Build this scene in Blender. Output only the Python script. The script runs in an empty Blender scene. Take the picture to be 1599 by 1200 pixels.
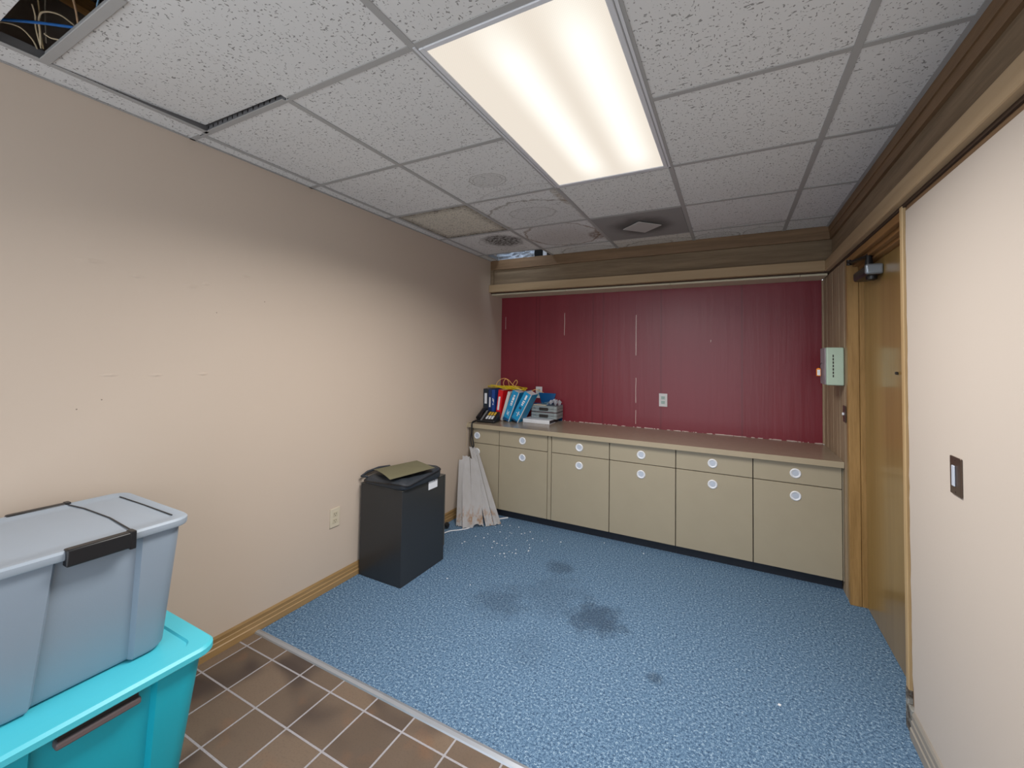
import bpy, bmesh, math, random
from mathutils import Vector, Matrix
random.seed(7)
S = bpy.context.scene
COL = S.collection
# ------------------------------------------------------------ camera
CAM = Vector((2.1768, -3.6732, 1.4344)); YAW, PITCH, ROLL = -0.4812, 0.0331, 0.0158
def cam_axes():
    f = Vector((math.sin(YAW)*math.cos(PITCH), math.cos(YAW)*math.cos(PITCH), math.sin(PITCH)))
    r = Vector((math.cos(YAW), -math.sin(YAW), 0)); u = r.cross(f)
    return r*math.cos(ROLL)+u*math.sin(ROLL), -r*math.sin(ROLL)+u*math.cos(ROLL), f
r_, u_, f_ = cam_axes()
cd = bpy.data.cameras.new('camera'); cam = bpy.data.objects.new('camera', cd); COL.objects.link(cam)
cam.matrix_world = Matrix(((r_.x, u_.x, -f_.x, CAM.x), (r_.y, u_.y, -f_.y, CAM.y), (r_.z, u_.z, -f_.z, CAM.z), (0, 0, 0, 1)))
cd.sensor_width = 36; cd.lens = 657.85/1599*36; cd.shift_y = -(600-534.94)/1599
cd.clip_start = 0.02
S.camera = cam
S.view_settings.view_transform = 'Standard'; S.view_settings.look = 'None'
S.view_settings.exposure = 0.28; S.view_settings.gamma = 1
# ------------------------------------------------------------ world and lamps
W = bpy.data.worlds.new('world'); S.world = W; W.use_nodes = True
W.node_tree.nodes['Background'].inputs[0].default_value = (0.90, 0.95, 1.0, 1)
W.node_tree.nodes['Background'].inputs[1].default_value = 1.65
PANEL_W, PANEL_SPREAD = 40.0, 155

# ------------------------------------------------------------ materials
def srgb(c):
    return tuple((x/255/12.92 if x/255 <= .04045 else ((x/255+.055)/1.055)**2.4) for x in c)+(1,)
class N:
    """small node helper"""
    def __init__(s, name):
        s.m = bpy.data.materials.new(name); s.m.use_nodes = True; s.t = s.m.node_tree
        s.b = s.t.nodes['Principled BSDF']; s.out = s.t.nodes['Material Output']; s._c = None
    def n(s, typ, **kw):
        nd = s.t.nodes.new(typ)
        for k, v in kw.items(): setattr(nd, k, v)
        return nd
    def l(s, a, b): s.t.links.new(a, b)
    def val(s, sock, v):
        if hasattr(v, 'is_linked') or isinstance(v, bpy.types.NodeSocket): s.l(v, sock)
        else: sock.default_value = v
    def obj(s):
        if not s._c: s._c = s.n('ShaderNodeTexCoord')
        return s._c.outputs['Object']
    def xyz(s, v=None):
        nd = s.n('ShaderNodeSeparateXYZ'); s.l(v or s.obj(), nd.inputs[0]); return nd.outputs
    def scale(s, v, sc, loc=(0, 0, 0)):
        nd = s.n('ShaderNodeMapping'); s.l(v, nd.inputs[0]); nd.inputs['Scale'].default_value = sc; nd.inputs['Location'].default_value = loc
        return nd.outputs[0]
    def noise(s, v, sc, det=2, rough=.5, dist=0):
        nd = s.n('ShaderNodeTexNoise'); s.l(v, nd.inputs['Vector']); nd.inputs['Scale'].default_value = sc
        nd.inputs['Detail'].default_value = det; nd.inputs['Roughness'].default_value = rough; nd.inputs['Distortion'].default_value = dist
        return nd.outputs['Fac']
    def math(s, op, a, b=0, c=0):
        nd = s.n('ShaderNodeMath', operation=op); s.val(nd.inputs[0], a); s.val(nd.inputs[1], b); s.val(nd.inputs[2], c); return nd.outputs[0]
    def rng(s, v, a, b, c=0, d=1, smooth=True):
        nd = s.n('ShaderNodeMapRange', interpolation_type='SMOOTHSTEP' if smooth else 'LINEAR')
        s.val(nd.inputs[0], v)
        for i, x in zip((1, 2, 3, 4), (a, b, c, d)): nd.inputs[i].default_value = x
        return nd.outputs[0]
    def mix(s, f, a, b):
        nd = s.n('ShaderNodeMix', data_type='RGBA'); s.val(nd.inputs[0], f); s.val(nd.inputs[6], a); s.val(nd.inputs[7], b); return nd.outputs[2]
    def bump(s, h, st, d=.01, prev=None):
        nd = s.n('ShaderNodeBump'); s.l(h, nd.inputs['Height']); nd.inputs['Strength'].default_value = st; nd.inputs['Distance'].default_value = d
        if prev: s.l(prev, nd.inputs['Normal'])
        s.l(nd.outputs[0], s.b.inputs['Normal']); return nd.outputs[0]
    def fin(s, col, rough=.5, metal=0, spec=.5, coat=0, coatr=.1):
        s.val(s.b.inputs['Base Color'], col); s.val(s.b.inputs['Roughness'], rough); s.b.inputs['Metallic'].default_value = metal
        s.b.inputs['Specular IOR Level'].default_value = spec; s.b.inputs['Coat Weight'].default_value = coat; s.b.inputs['Coat Roughness'].default_value = coatr
        return s.m
_pl = {}
def plain(name, c, rough=.5, metal=0, spec=.5, coat=0, var=.06, sc=14, bumpst=0, bsc=200):
    if name in _pl: return _pl[name]
    k = N(name); C = srgb(c); a = tuple(x*(1-var) for x in C[:3])+(1,); b = tuple(min(1, x*(1+var)) for x in C[:3])+(1,)
    col = k.mix(k.noise(k.obj(), sc, 3), a, b)
    if bumpst: k.bump(k.noise(k.obj(), bsc, 2), bumpst, .002)
    _pl[name] = k.fin(col, rough, metal, spec, coat); return _pl[name]

def m_drywall(name, c, flaws=False):
    k = N(name); o = k.obj()
    col = k.mix(k.noise(o, 1.3, 2), srgb(tuple(x*.985 for x in c)), srgb(tuple(min(255, x*1.012) for x in c)))
    h = k.noise(o, 120, 3)
    b = k.bump(h, .06, .002)
    if flaws:
        s = k.xyz(); tot = None
        for (y, z, ry, rz) in [(-2.86, 1.74, .035, .010), (-2.66, 1.73, .03, .013), (-2.42, 1.817, .03, .008), (-2.93, 1.335, .04, .008), (-2.78, 1.33, .035, .009), (-2.60, 1.33, .03, .010),
                              (-3.0, 1.775, .05, .012), (-2.60, 1.75, .02, .01)]:
            d = k.math('SQRT', k.math('ADD', k.math('POWER', k.math('DIVIDE', k.math('SUBTRACT', s[1], y), ry), 2), k.math('POWER', k.math('DIVIDE', k.math('SUBTRACT', s[2], z), rz), 2)))
            g = k.rng(d, 0, 1, 1, 0); tot = g if tot is None else k.math('MAXIMUM', tot, g)
        k.bump(k.math('MULTIPLY', tot, k.noise(o, 60, 3)), .5, .008, b)
        sp = None
        for (y, z) in [(-2.32, 1.70), (-3.02, 1.21), (-2.95, 1.24), (-2.55, 1.62)]:
            d = k.math('SQRT', k.math('ADD', k.math('POWER', k.math('SUBTRACT', s[1], y), 2), k.math('POWER', k.math('SUBTRACT', s[2], z), 2)))
            g = k.rng(d, .0018, .003, .8, 0); sp = g if sp is None else k.math('MAXIMUM', sp, g)
        col = k.mix(sp, col, srgb((95, 80, 70)))
    return k.fin(col, .62, spec=.3)
def m_red():
    k = N('red_paint'); o = k.obj(); s = k.xyz()
    v = k.scale(o, (1, 1, .05))
    n1 = k.noise(v, 22, 3); n2 = k.noise(o, 260, 2); n3 = k.noise(v, 5, 3)
    col = k.mix(n3, srgb((118, 36, 49)), srgb((132, 44, 57)))
    line = None
    for (x, za, zb, w) in [(1.403, 1.46, 1.83, .0028), (1.404, 1.03, 1.256, .0024), (1.404, .84, .965, .0022), (.712, 1.65, 1.87, .0024), (.05, 1.72, 1.85, .002), (2.02, 1.58, 1.60, .002)]:
        a = k.math('COMPARE', k.math('ADD', s[0], k.math('MULTIPLY', k.math('SUBTRACT', k.noise(o, 14, 2), .5), .006)), x, w)
        a = k.math('MULTIPLY', a, k.math('MULTIPLY', k.math('GREATER_THAN', s[2], za), k.math('LESS_THAN', s[2], zb))); line = a if line is None else k.math('MAXIMUM', line, a)
    edge = k.math('MULTIPLY', k.math('LESS_THAN', s[2], k.math('ADD', .812, k.math('MULTIPLY', k.noise(o, 40, 3), .007))), k.math('GREATER_THAN', k.noise(o, 30, 3), .5))
    col = k.mix(k.math('MAXIMUM', line, edge), col, srgb((205, 185, 180)))
    # dark vertical panel joints
    dk = None
    for x in (.405, .44, 1.0, 1.10, 1.62, 2.25):
        a = k.rng(k.math('ABSOLUTE', k.math('SUBTRACT', s[0], x)), .001, .012, .35, 0); dk = a if dk is None else k.math('MAXIMUM', dk, a)
    col = k.mix(dk, col, srgb((80, 25, 36)))
    b = k.bump(n2, .12, .003); k.bump(n1, .25, .006, b)
    return k.fin(col, .30, spec=.5)
def m_carpet():
    k = N('blue_loop_carpet'); o = k.obj(); s = k.xyz()
    a = k.noise(o, 95, 2, .7); b = k.noise(o, 230, 2, .8); big = k.noise(o, 2.2, 3)
    r = k.n('ShaderNodeValToRGB'); k.l(k.math('ADD', k.math('MULTIPLY', a, .55), k.math('MULTIPLY', b, .45)), r.inputs[0])
    e = r.color_ramp.elements; e[0].position = .36; e[0].color = srgb((46, 62, 86)); e[1].position = .66; e[1].color = srgb((176, 196, 212))
    for p, c in ((.45, (74, 101, 131)), (.55, (102, 132, 161))):
        q = e.new(p); q.color = srgb(c)
    col = r.outputs[0]
    tot = None
    for (x, y, rr, st) in [(1.139, -.923, .13, .45), (1.50, -1.345, .22, .6), (1.87, -1.647, .05, .5), (.98, -1.45, .22, .35), (1.2, -1.25, .3, .22), (1.3, -1.75, .18, .12)]:
        d = k.math('SQRT', k.math('ADD', k.math('POWER', k.math('SUBTRACT', s[0], x), 2), k.math('POWER', k.math('SUBTRACT', s[1], y), 2)))
        d = k.math('ADD', d, k.math('MULTIPLY', k.math('SUBTRACT', k.noise(o, 9, 4, .7), .5), rr*1.6))
        g = k.rng(d, rr*.25, rr, st, 0); tot = g if tot is None else k.math('MAXIMUM', tot, g)
    col = k.mix(tot, col, srgb((44, 56, 74)))
    k.bump(a, .7, .006)
    return k.fin(col, .95, spec=.15)
def m_tilefloor():
    k = N('brown_quarry_tile'); o = k.obj()
    br = k.n('ShaderNodeTexBrick', offset=0, squash=1)
    k.l(k.scale(o, (1, 1, 1), (-.2735+.1975*4, 2.3945+.1975*20, 0)), br.inputs['Vector'])
    br.inputs['Scale'].default_value = 1; br.inputs['Brick Width'].default_value = .1975; br.inputs['Row Height'].default_value = .1975
    br.inputs['Mortar Size'].default_value = .0042; br.inputs['Mortar Smooth'].default_value = .2; br.inputs['Bias'].default_value = 0
    br.inputs['Color1'].default_value = srgb((92, 79, 69)); br.inputs['Color2'].default_value = srgb((116, 100, 86)); br.inputs['Mortar'].default_value = srgb((158, 156, 162))
    # smoky kiln marks on the tiles
    g = k.rng(k.noise(k.scale(o, (1, 1.5, 1)), 3.4, 1, .4, .3), .50, .72, 0, .75)
    g2 = k.rng(k.noise(o, 6, 2, .5), .55, .75, 0, .45)
    inv = k.math('SUBTRACT', 1, br.outputs['Fac'])
    col = k.mix(k.math('MULTIPLY', g, inv), br.outputs['Color'], srgb((44, 36, 40)))
    col = k.mix(k.math('MULTIPLY', g2, inv), col, srgb((128, 92, 68)))
    col = k.mix(k.math('MULTIPLY', k.rng(k.noise(o, 150, 2), .5, .7, 0, .25), 1), col, srgb((70, 62, 60)))
    b = k.bump(inv, .5, .002); k.bump(k.noise(o, 35, 3), .08, .003, b)
    return k.fin(col, k.rng(k.noise(o, 9, 2), .3, .7, .34, .5), spec=.45)
def m_wood(name, c1, c2, axis=2, rough=.5, coat=0, gs=30, grain=.5, bumpst=.2):
    k = N(name); o = k.obj()
    st = [1, 1, 1]; st[axis] = .06
    v = k.scale(o, tuple(st))
    a = k.noise(v, gs, 4, .6, .4); b = k.noise(v, gs*5, 3, .7)
    f = k.math('ADD', k.math('MULTIPLY', k.rng(a, .3, .7), 1-grain*.5), k.math('MULTIPLY', k.rng(b, .3, .7), grain*.5))
    col = k.mix(f, srgb(c1), srgb(c2))
    k.bump(b, bumpst, .003)
    return k.fin(col, rough, coat=coat, coatr=.12)
def m_ctile(name, stains=(), base=(222, 222, 222), dens=-.004):
    """fissured mineral-fibre ceiling tile; stains: (kind, x, y, rx, ry, strength, colour) about the tile centre"""
    k = N(name); o = k.obj(); s = k.xyz()
    oi = k.n('ShaderNodeObjectInfo'); add = k.n('ShaderNodeVectorMath', operation='ADD'); k.l(o, add.inputs[0])
    mul = k.n('ShaderNodeVectorMath', operation='SCALE'); mul.inputs[0].default_value = (31, 17, 5); k.l(oi.outputs['Random'], mul.inputs['Scale']); k.l(mul.outputs[0], add.inputs[1])
    v = add.outputs[0]
    base_n = k.noise(v, 3, 2)
    col = k.mix(base_n, srgb(tuple(x*.975 for x in base)), srgb(base))
    f1 = k.noise(k.scale(v, (1, .5, 1)), 170, 1, .4, .3); f2 = k.noise(k.scale(v, (.5, 1, 1)), 130, 1, .4, .4)
    fs = k.math('MAXIMUM', k.rng(f1, .665-dens, .70-dens), k.rng(f2, .67-dens, .705-dens))
    col = k.mix(k.math('MULTIPLY', fs, .72), col, srgb((104, 102, 100)))
    for (kind, x, y, rx, ry, st, c) in stains:
        nz = k.math('SUBTRACT', k.noise(o, 7, 4, .65), .5)
        d = k.math('SQRT', k.math('ADD', k.math('POWER', k.math('DIVIDE', k.math('SUBTRACT', s[0], x), rx), 2), k.math('POWER', k.math('DIVIDE', k.math('SUBTRACT', s[1], y), ry), 2)))
        d = k.math('ADD', d, k.math('MULTIPLY', nz, .45))
        if kind == 'ring':
            g = k.rng(k.math('ABSOLUTE', k.math('SUBTRACT', d, 1)), .0, .06, st, 0)
            g = k.math('MAXIMUM', g, k.math('MULTIPLY', k.math('LESS_THAN', d, 1), st*.15))
        elif kind == 'blob':
            g = k.math('MULTIPLY', k.rng(d, .55, 1.0, st, 0), k.rng(k.noise(o, 42, 4, .8), .36, .62, .25, 1))
        elif kind == 'edge':
            ax = k.math('MAXIMUM', k.math('ABSOLUTE', k.math('SUBTRACT', s[0], x)), k.math('ABSOLUTE', k.math('SUBTRACT', s[1], y)))
            g = k.math('MULTIPLY', k.rng(k.math('ADD', ax, k.math('MULTIPLY', nz, .10)), rx, ry, 0, st), k.rng(k.noise(o, 60, 3, .8), .3, .6, .35, 1))
        elif kind == 'wash':
            g = k.rng(d, .3, 1.1, st, 0)
        col = k.mix(g, col, srgb(c))
    return k.fin(col, .95, spec=.1)
def m_emit_diffuser():
    k = N('prismatic_diffuser'); o = k.obj(); s = k.xyz()
    lit = None
    for x in (-.055, .175):
        g = k.rng(k.math('ABSOLUTE', k.math('SUBTRACT', s[0], x)), .0, .115, 1, 0); lit = g if lit is None else k.math('ADD', lit, g)
    end = k.rng(k.math('ABSOLUTE', s[1]), .38, .60, 1, .35)
    lit = k.math('MULTIPLY', lit, end)
    prism = k.math('MULTIPLY', k.math('SINE', k.math('MULTIPLY', s[0], 760)), k.math('SINE', k.math('MULTIPLY', s[1], 760)))
    st = k.math('ADD', k.math('ADD', .69, k.math('MULTIPLY', lit, .26)), k.math('MULTIPLY', prism, .03))
    k.b.inputs['Emission Color'].default_value = (1, .915, .79, 1)
    colr = k.mix(lit, (1, .90, .775, 1), (1, .965, .88, 1)); k.l(colr, k.b.inputs['Emission Color'])
    k.l(st, k.b.inputs['Emission Strength'])
    return k.fin(srgb((70, 70, 66)), .5, spec=.2)

M = {}
M['wall'] = m_drywall('beige_wall_paint', (199, 184, 170), True)
M['wall2'] = m_drywall('pale_wall_paint', (196, 186, 177))
M['red'] = m_red(); M['carpet'] = m_carpet(); M['qtile'] = m_tilefloor()
M['beam'] = m_wood('rough_brown_beam', (106, 89, 69), (134, 115, 92), 0, .8, gs=24, bumpst=.6)
M['beam_y'] = m_wood('rough_brown_beam_side', (112, 94, 73), (142, 122, 98), 1, .8, gs=24, bumpst=.6)
M['crown'] = m_wood('dark_crown_board', (100, 77, 53), (130, 102, 74), 0, .6, gs=20, bumpst=.2)
M['crown_y'] = m_wood('dark_crown_board_side', (104, 80, 55), (134, 106, 77), 1, .6, gs=20, bumpst=.2)
M['bead'] = m_wood('tan_bead_board', (160, 135, 102), (176, 151, 118), 0, .55, gs=14, grain=.3, bumpst=.1)
M['bead_y'] = m_wood('tan_bead_board_side', (160, 136, 105), (178, 154, 122), 1, .55, gs=14, grain=.3, bumpst=.1)
M['gap'] = plain('dark_wood_gap', (64, 46, 32), .8)
M['panelling'] = m_wood('weathered_panelling', (144, 124, 100), (172, 152, 127), 2, .7, gs=34, grain=.8, bumpst=.4)
M['doorw'] = m_wood('varnished_door_veneer', (140, 112, 64), (158, 130, 80), 2, .30, coat=.35, gs=10, grain=.25, bumpst=.03)
M['jambw'] = m_wood('golden_jamb_wood', (138, 106, 60), (170, 134, 84), 2, .45, gs=38, grain=.8, bumpst=.15)
M['jambl'] = m_wood('pale_jamb_wood', (168, 140, 100), (190, 164, 124), 2, .5, gs=20, grain=.4, bumpst=.08)
M['head'] = m_wood('header_wood', (126, 90, 50), (162, 122, 76), 1, .5, gs=20, grain=.4)
M['base'] = m_wood('golden_baseboard', (134, 106, 66), (164, 134, 92), 1, .42, gs=26, grain=.5, bumpst=.1)
M['base2'] = m_wood('grey_baseboard', (128, 124, 118), (160, 152, 142), 1, .6, gs=16, grain=.5)
M['cream'] = plain('cream_soffit_panel', (205, 196, 172), .6)
M['cab'] = plain('taupe_laminate', (164, 154, 133), .42, var=.04, sc=7)
M['cabd'] = plain('taupe_laminate_shaded', (120, 108, 92), .5)  # darker taupe with the corner shadow put into the filler's colour
M['top'] = plain('brown_grey_worktop', (150, 137, 120), .26, var=.09, sc=26, coat=.1)
M['topedge'] = plain('worktop_edge', (168, 155, 132), .35)
M['kick'] = plain('black_toe_kick', (34, 38, 48), .5, var=.3)
M['white'] = plain('white_plastic', (226, 230, 238), .3)
M['cup'] = plain('grey_cup', (186, 196, 212), .3)
M['tee'] = plain('grey_ceiling_tee', (168, 168, 168), .45, var=.03)
M['teew'] = plain('white_fixture_metal', (214, 216, 222), .3, var=.02)
M['teed'] = plain('tee_web', (110, 110, 112), .5)
M['black'] = plain('black_plastic', (26, 27, 31), .35)
M['blackm'] = plain('black_steel', (46, 48, 51), .33, var=.12, sc=3, coat=.12)
M['dark'] = plain('plenum_dark', (13, 12, 11), .95)
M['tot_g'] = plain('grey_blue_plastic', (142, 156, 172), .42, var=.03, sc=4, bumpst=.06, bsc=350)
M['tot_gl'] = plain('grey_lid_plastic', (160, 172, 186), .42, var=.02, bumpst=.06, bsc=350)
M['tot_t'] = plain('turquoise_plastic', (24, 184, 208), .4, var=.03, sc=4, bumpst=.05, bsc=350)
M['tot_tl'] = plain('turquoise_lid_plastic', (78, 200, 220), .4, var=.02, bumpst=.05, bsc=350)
M['tot_h'] = plain('brown_grey_handle', (104, 92, 94), .45)
M['metal'] = plain('transition_metal', (176, 182, 192), .35, metal=.6)
M['silver'] = plain('silver_cap', (150, 160, 172), .3, metal=.5)
M['bronze'] = plain('bronze_plate', (96, 82, 74), .32, metal=.7)
M['mint'] = plain('mint_enamel', (178, 200, 184), .38)
M['ivory'] = plain('ivory_plastic', (206, 196, 176), .35)
M['slot'] = plain('dark_slot', (40, 36, 34), .6)

# ------------------------------------------------------------ mesh builder
class MB:
    def __init__(s): s.bm = bmesh.new(); s.mats = []; s.mi = 0
    def use(s, m):
        if m not in s.mats: s.mats.append(m)
        s.mi = s.mats.index(m); return s
    def _fin(s, faces, smooth=False):
        for f in faces: f.material_index = s.mi; f.smooth = smooth
    def hexa(s, p, bev=0, seg=1):
        vs = [s.bm.verts.new(q) for q in p]
        fs = [s.bm.faces.new([vs[i] for i in q]) for q in ((0, 3, 2, 1), (4, 5, 6, 7), (0, 1, 5, 4), (1, 2, 6, 5), (2, 3, 7, 6), (3, 0, 4, 7))]
        s._fin(fs)
        if bev:
            es = list({e for f in fs for e in f.edges})
            r = bmesh.ops.bevel(s.bm, geom=es, offset=bev, segments=seg, affect='EDGES', profile=.5); s._fin([f for f in r['faces']], seg > 1)
        return s
    def box(s, x0, x1, y0, y1, z0, z1, bev=0, seg=1, rot=None, piv=None):
        p = [Vector(q) for q in ((x0, y0, z0), (x1, y0, z0), (x1, y1, z0), (x0, y1, z0), (x0, y0, z1), (x1, y0, z1), (x1, y1, z1), (x0, y1, z1))]
        if rot is not None:
            pv = Vector(piv); p = [rot @ (q-pv)+pv for q in p]
        return s.hexa(p, bev, seg)
    def rings(s, rs, cap=True, smooth=True, closed=True):
        R = [[s.bm.verts.new(p) for p in r] for r in rs]; fs = []
        n = len(R[0])
        for a, b in zip(R, R[1:]):
            for i in range(n if closed else n-1):
                j = (i+1) % n
                try: fs.append(s.bm.faces.new((a[i], a[j], b[j], b[i])))
                except ValueError: pass
        s._fin(fs, smooth)
        if cap:
            c = []
            for r in (R[0][::-1], R[-1]):
                try: c.append(s.bm.faces.new(r))
                except ValueError: pass
            s._fin(c, False)
        return s
    def tube(s, pts, r, n=8, cap=True):
        pts = [Vector(p) for p in pts]; rs = []; prev = None
        for i, p in enumerate(pts):
            t = (pts[min(i+1, len(pts)-1)]-pts[max(i-1, 0)]).normalized()
            a = prev if prev is not None else Vector((0, 0, 1)) if abs(t.z) < .9 else Vector((1, 0, 0))
            u = (a-t*a.dot(t)).normalized(); prev = u; v = t.cross(u)
            rr = r[i] if isinstance(r, (list, tuple)) else r
            rs.append([p+u*rr*math.cos(2*math.pi*k/n)+v*rr*math.sin(2*math.pi*k/n) for k in range(n)])
        return s.rings(rs, cap)
    def lathe(s, c, prof, axis=Vector((0, 0, 1)), n=28):
        c = Vector(c); ax = Vector(axis).normalized(); a = Vector((1, 0, 0)) if abs(ax.x) < .9 else Vector((0, 1, 0))
        u = (a-ax*a.dot(ax)).normalized(); v = ax.cross(u)
        return s.rings([[c+ax*h+u*r*math.cos(2*math.pi*k/n)+v*r*math.sin(2*math.pi*k/n) for k in range(n)] for r, h in prof])
    def prism(s, poly, axis, a0, a1, smooth=False):
        def P(q, a):
            q = list(q); q.insert(axis, a); return Vector(q)
        return s.rings([[P(q, a0) for q in poly], [P(q, a1) for q in poly]], True, smooth)
    def build(s, name, mat=None, parent=None, kind=None, rot=None, piv=None):
        if rot is not None:
            pv = Vector(piv)
            for v in s.bm.verts: v.co = rot @ (v.co-pv)+pv
        bmesh.ops.recalc_face_normals(s.bm, faces=s.bm.faces)
        for e in s.bm.edges:
            if len(e.link_faces) == 2 and e.calc_face_angle(0) > .6: e.smooth = False
        if parent is not None: org = ORG[parent.name]
        else:
            xs = [v.co for v in s.bm.verts]
            org = Vector(((min(p.x for p in xs)+max(p.x for p in xs))/2, (min(p.y for p in xs)+max(p.y for p in xs))/2, min(p.z for p in xs)))
            if kind == 'structure': org = Vector((0, 0, 0))
        for v in s.bm.verts: v.co -= org
        me = bpy.data.meshes.new(name); s.bm.to_mesh(me); s.bm.free()
        for m in (s.mats if s.mats else [mat]): me.materials.append(m)
        o = bpy.data.objects.new(name, me); COL.objects.link(o)
        if parent is not None: o.parent = parent
        else: o.location = org
        ORG[o.name] = org
        if kind: o['kind'] = kind
        return o
ORG = {}
def thing(name, loc, label=None, cat=None, group=None, kind=None):
    o = bpy.data.objects.new(name, None); COL.objects.link(o); o.location = loc; o.empty_display_size = .1
    ORG[o.name] = Vector(loc); tag(o, label, cat, group, kind); return o
def tag(o, label=None, cat=None, group=None, kind=None):
    for k_, v_ in (('label', label), ('category', cat), ('group', group), ('kind', kind)):
        if v_: o[k_] = v_
    return o
def dup(root, loc, **kw):
    r = root.copy(); COL.objects.link(r); r.location = loc; ORG[r.name] = Vector(loc); tag(r, **kw)
    for ch in list(root.children):
        c = ch.copy(); COL.objects.link(c); c.parent = r
        for g in ch.children:
            d = g.copy(); COL.objects.link(d); d.parent = c
    return r
def B(*a, m=None, name=None, parent=None, kind=None, bev=0, seg=1, **kw):
    mb = MB(); mb.box(*a, bev=bev, seg=seg, **kw); return mb.build(name, m, parent, kind)
def RX(a): return Matrix.Rotation(a, 3, 'X')
def RY(a): return Matrix.Rotation(a, 3, 'Y')
def RZ(a): return Matrix.Rotation(a, 3, 'Z')

R = 2.795; H = 2.398; YR = -4.6
st = 'structure'
# ------------------------------------------------------------ shell
B(0, 2.93, -2.305, .30, -.06, 0, m=M['carpet'], name='floor', kind=st)
B(-.0, 2.93, YR, -2.305, -.06, 0, m=M['qtile'], name='floor', kind=st)
mb = MB(); mb.prism([(-2.322, 0), (-2.318, .005), (-2.305, .008), (-2.294, .006), (-2.290, 0)], 0, .016, R-.002)
mb.build('trim_1', M['metal'], kind=st)
B(-.12, 0, YR, .37, -.06, 2.95, m=M['wall'], name='wall_left', kind=st)
mb = MB(); mb.box(0, 2.787, .25, .37, 0, 2.95)
mb.build('wall_back', M['red'], kind=st)
# right wall: drywall with a torn edge beside the doorway
mb = MB()
edge = [(-1.463+random.uniform(-.004, .004) if z < 1.99 else -1.466, z) for z in [i*.045 for i in range(0, 46)]]
edge = [(y+(-.018 if z < .10 else -.012 if z < .2 else 0), z) for y, z in edge]
poly = [(YR, 0)]+edge+[(-1.466, 2.042), (YR, 2.042)]
mb.prism(poly, 0, R, R+.016)
mb.build('wall_right', M['wall2'], kind=st)
mb = MB(); mb.box(R+.016, R+.14, YR, -1.462, 0, 2.95); mb.box(R+.03, R+.14, -1.462, -.44, 2.06, 2.95); mb.box(R+.018, R+.14, -.44, .37, 0, 2.95)
mb.box(R+.016, R+.03, YR, .37, 2.06, 2.95)
mb.build('wall_right', M['gap'], kind=st)
# weathered vertical panelling on the far part of the right wall
mb = MB(); ys = [-.452, -.40, -.318, -.262, -.18, -.122, -.06, .01, .06, .13, .19, .25]
for a, b in zip(ys, ys[1:]): mb.box(R+random.choice((0, .001, .0025)), R+.018, a+.0012, b-.0012, 0, 2.062, bev=.0012)
mb.box(R-.012, R+.0, .236, .25, .812, 2.05)
mb.build('trim_2', M['panelling'], kind=st)
# header beams
def beam(axis):
    pass
mb = MB().use(M['crown']); mb.box(0, R+.03, .0, .25, 2.305, H+.004); mb.use(M['beam']).box(0, R+.03, .014, .25, 2.15, 2.304)
mb.use(M['bead']).box(0, R-.03, -.03, .03, 2.075, 2.15, bev=.003); mb.use(M['gap']).box(0, R, .012, .05, 2.066, 2.075)
mb.use(M['beam']).box(0, .035, .0, .014, 2.15, 2.305)
for x0, x1 in ((0.0, .80), (.803, 1.72), (1.723, 2.62), (2.623, 2.785)): mb.use(M['cream']).box(x0, x1, .03, .25, 2.052, 2.066)
mb.build('trim_3', None, kind=st)
mb = MB().use(M['crown_y']); mb.box(R, R+.05, YR, 0, 2.305, H+.004)
mb.use(M['crown_y']).box(R-.006, R, YR, -.0, 2.35, H)
mb.use(M['beam_y']).box(R+.014, R+.05, YR, 0.014, 2.15, 2.304); mb.use(M['bead_y']).box(R-.03, R+.02, YR, .0, 2.075, 2.15, bev=.003)
mb.use(M['gap']).box(R-.004, R+.03, YR, .0, 2.062, 2.075)
mb.use(M['crown_y']).box(R+.004, R+.03, YR, -1.466, 2.042, 2.062)
mb.build('trim_4', None, kind=st)
# baseboards
prof = [(.001, 0), (.016, 0), (.016, .030), (.012, .034), (.012, .052), (.009, .056), (.009, .072), (.004, .082), (.001, .082)]
mb = MB(); mb.prism([(x, z) for x, z in prof], 1, YR, -.352); mb.build('baseboard_left', M['base'], kind=st)
mb = MB(); mb.prism([(R-x, z*1.2) for x, z in prof], 1, YR, -1.485); mb.build('baseboard_right', M['base2'], kind=st)
# rear closing of the plenum and the ceiling deck
mb = MB(); mb.box(-.12, R+.14, YR, .37, 2.95, 3.0); mb.box(-.12, R+.14, YR, YR+.03, H+.03, 2.95)
mb.build('ceiling', M['dark'], kind=st)

# ------------------------------------------------------------ door
d = thing('door_1', (R+.1, -.93, 0), kind=st)
B(R+.08, R+.12, -1.415, -.494, .006, 1.985, m=M['doorw'], name='door_panel', parent=d, bev=.002)
mb = MB(); mb.box(R+.0, R+.055, -.492, -.452, 0, 2.062, bev=.002); mb.box(R+.057, R+.135, -.490, -.452, 0, 2.062, bev=.002)
mb.build('door_jamb', M['jambw'], parent=d)
mb = MB(); mb.box(R-.006, R+.135, -1.446, -1.416, 0.10, 2.07, bev=.002); mb.use(M['jambl'])
mb.build('door_jamb', M['jambl'], parent=d)
mb = MB(); mb.box(R+.006, R+.10, -1.462, -1.447, .0, 2.06); mb.build('jamb_edge', m_wood('bare_stud_edge', (112, 84, 56), (142, 112, 80), 2, .8, gs=30), parent=d)
k = N('scuffed_grey_wood'); k.bump(k.noise(k.obj(), 60, 4), .6, .004)
mg = k.fin(k.mix(k.rng(k.noise(k.obj(), 26, 4, .7), .4, .6), srgb((74, 66, 58)), srgb((138, 138, 134))), .8)
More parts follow.
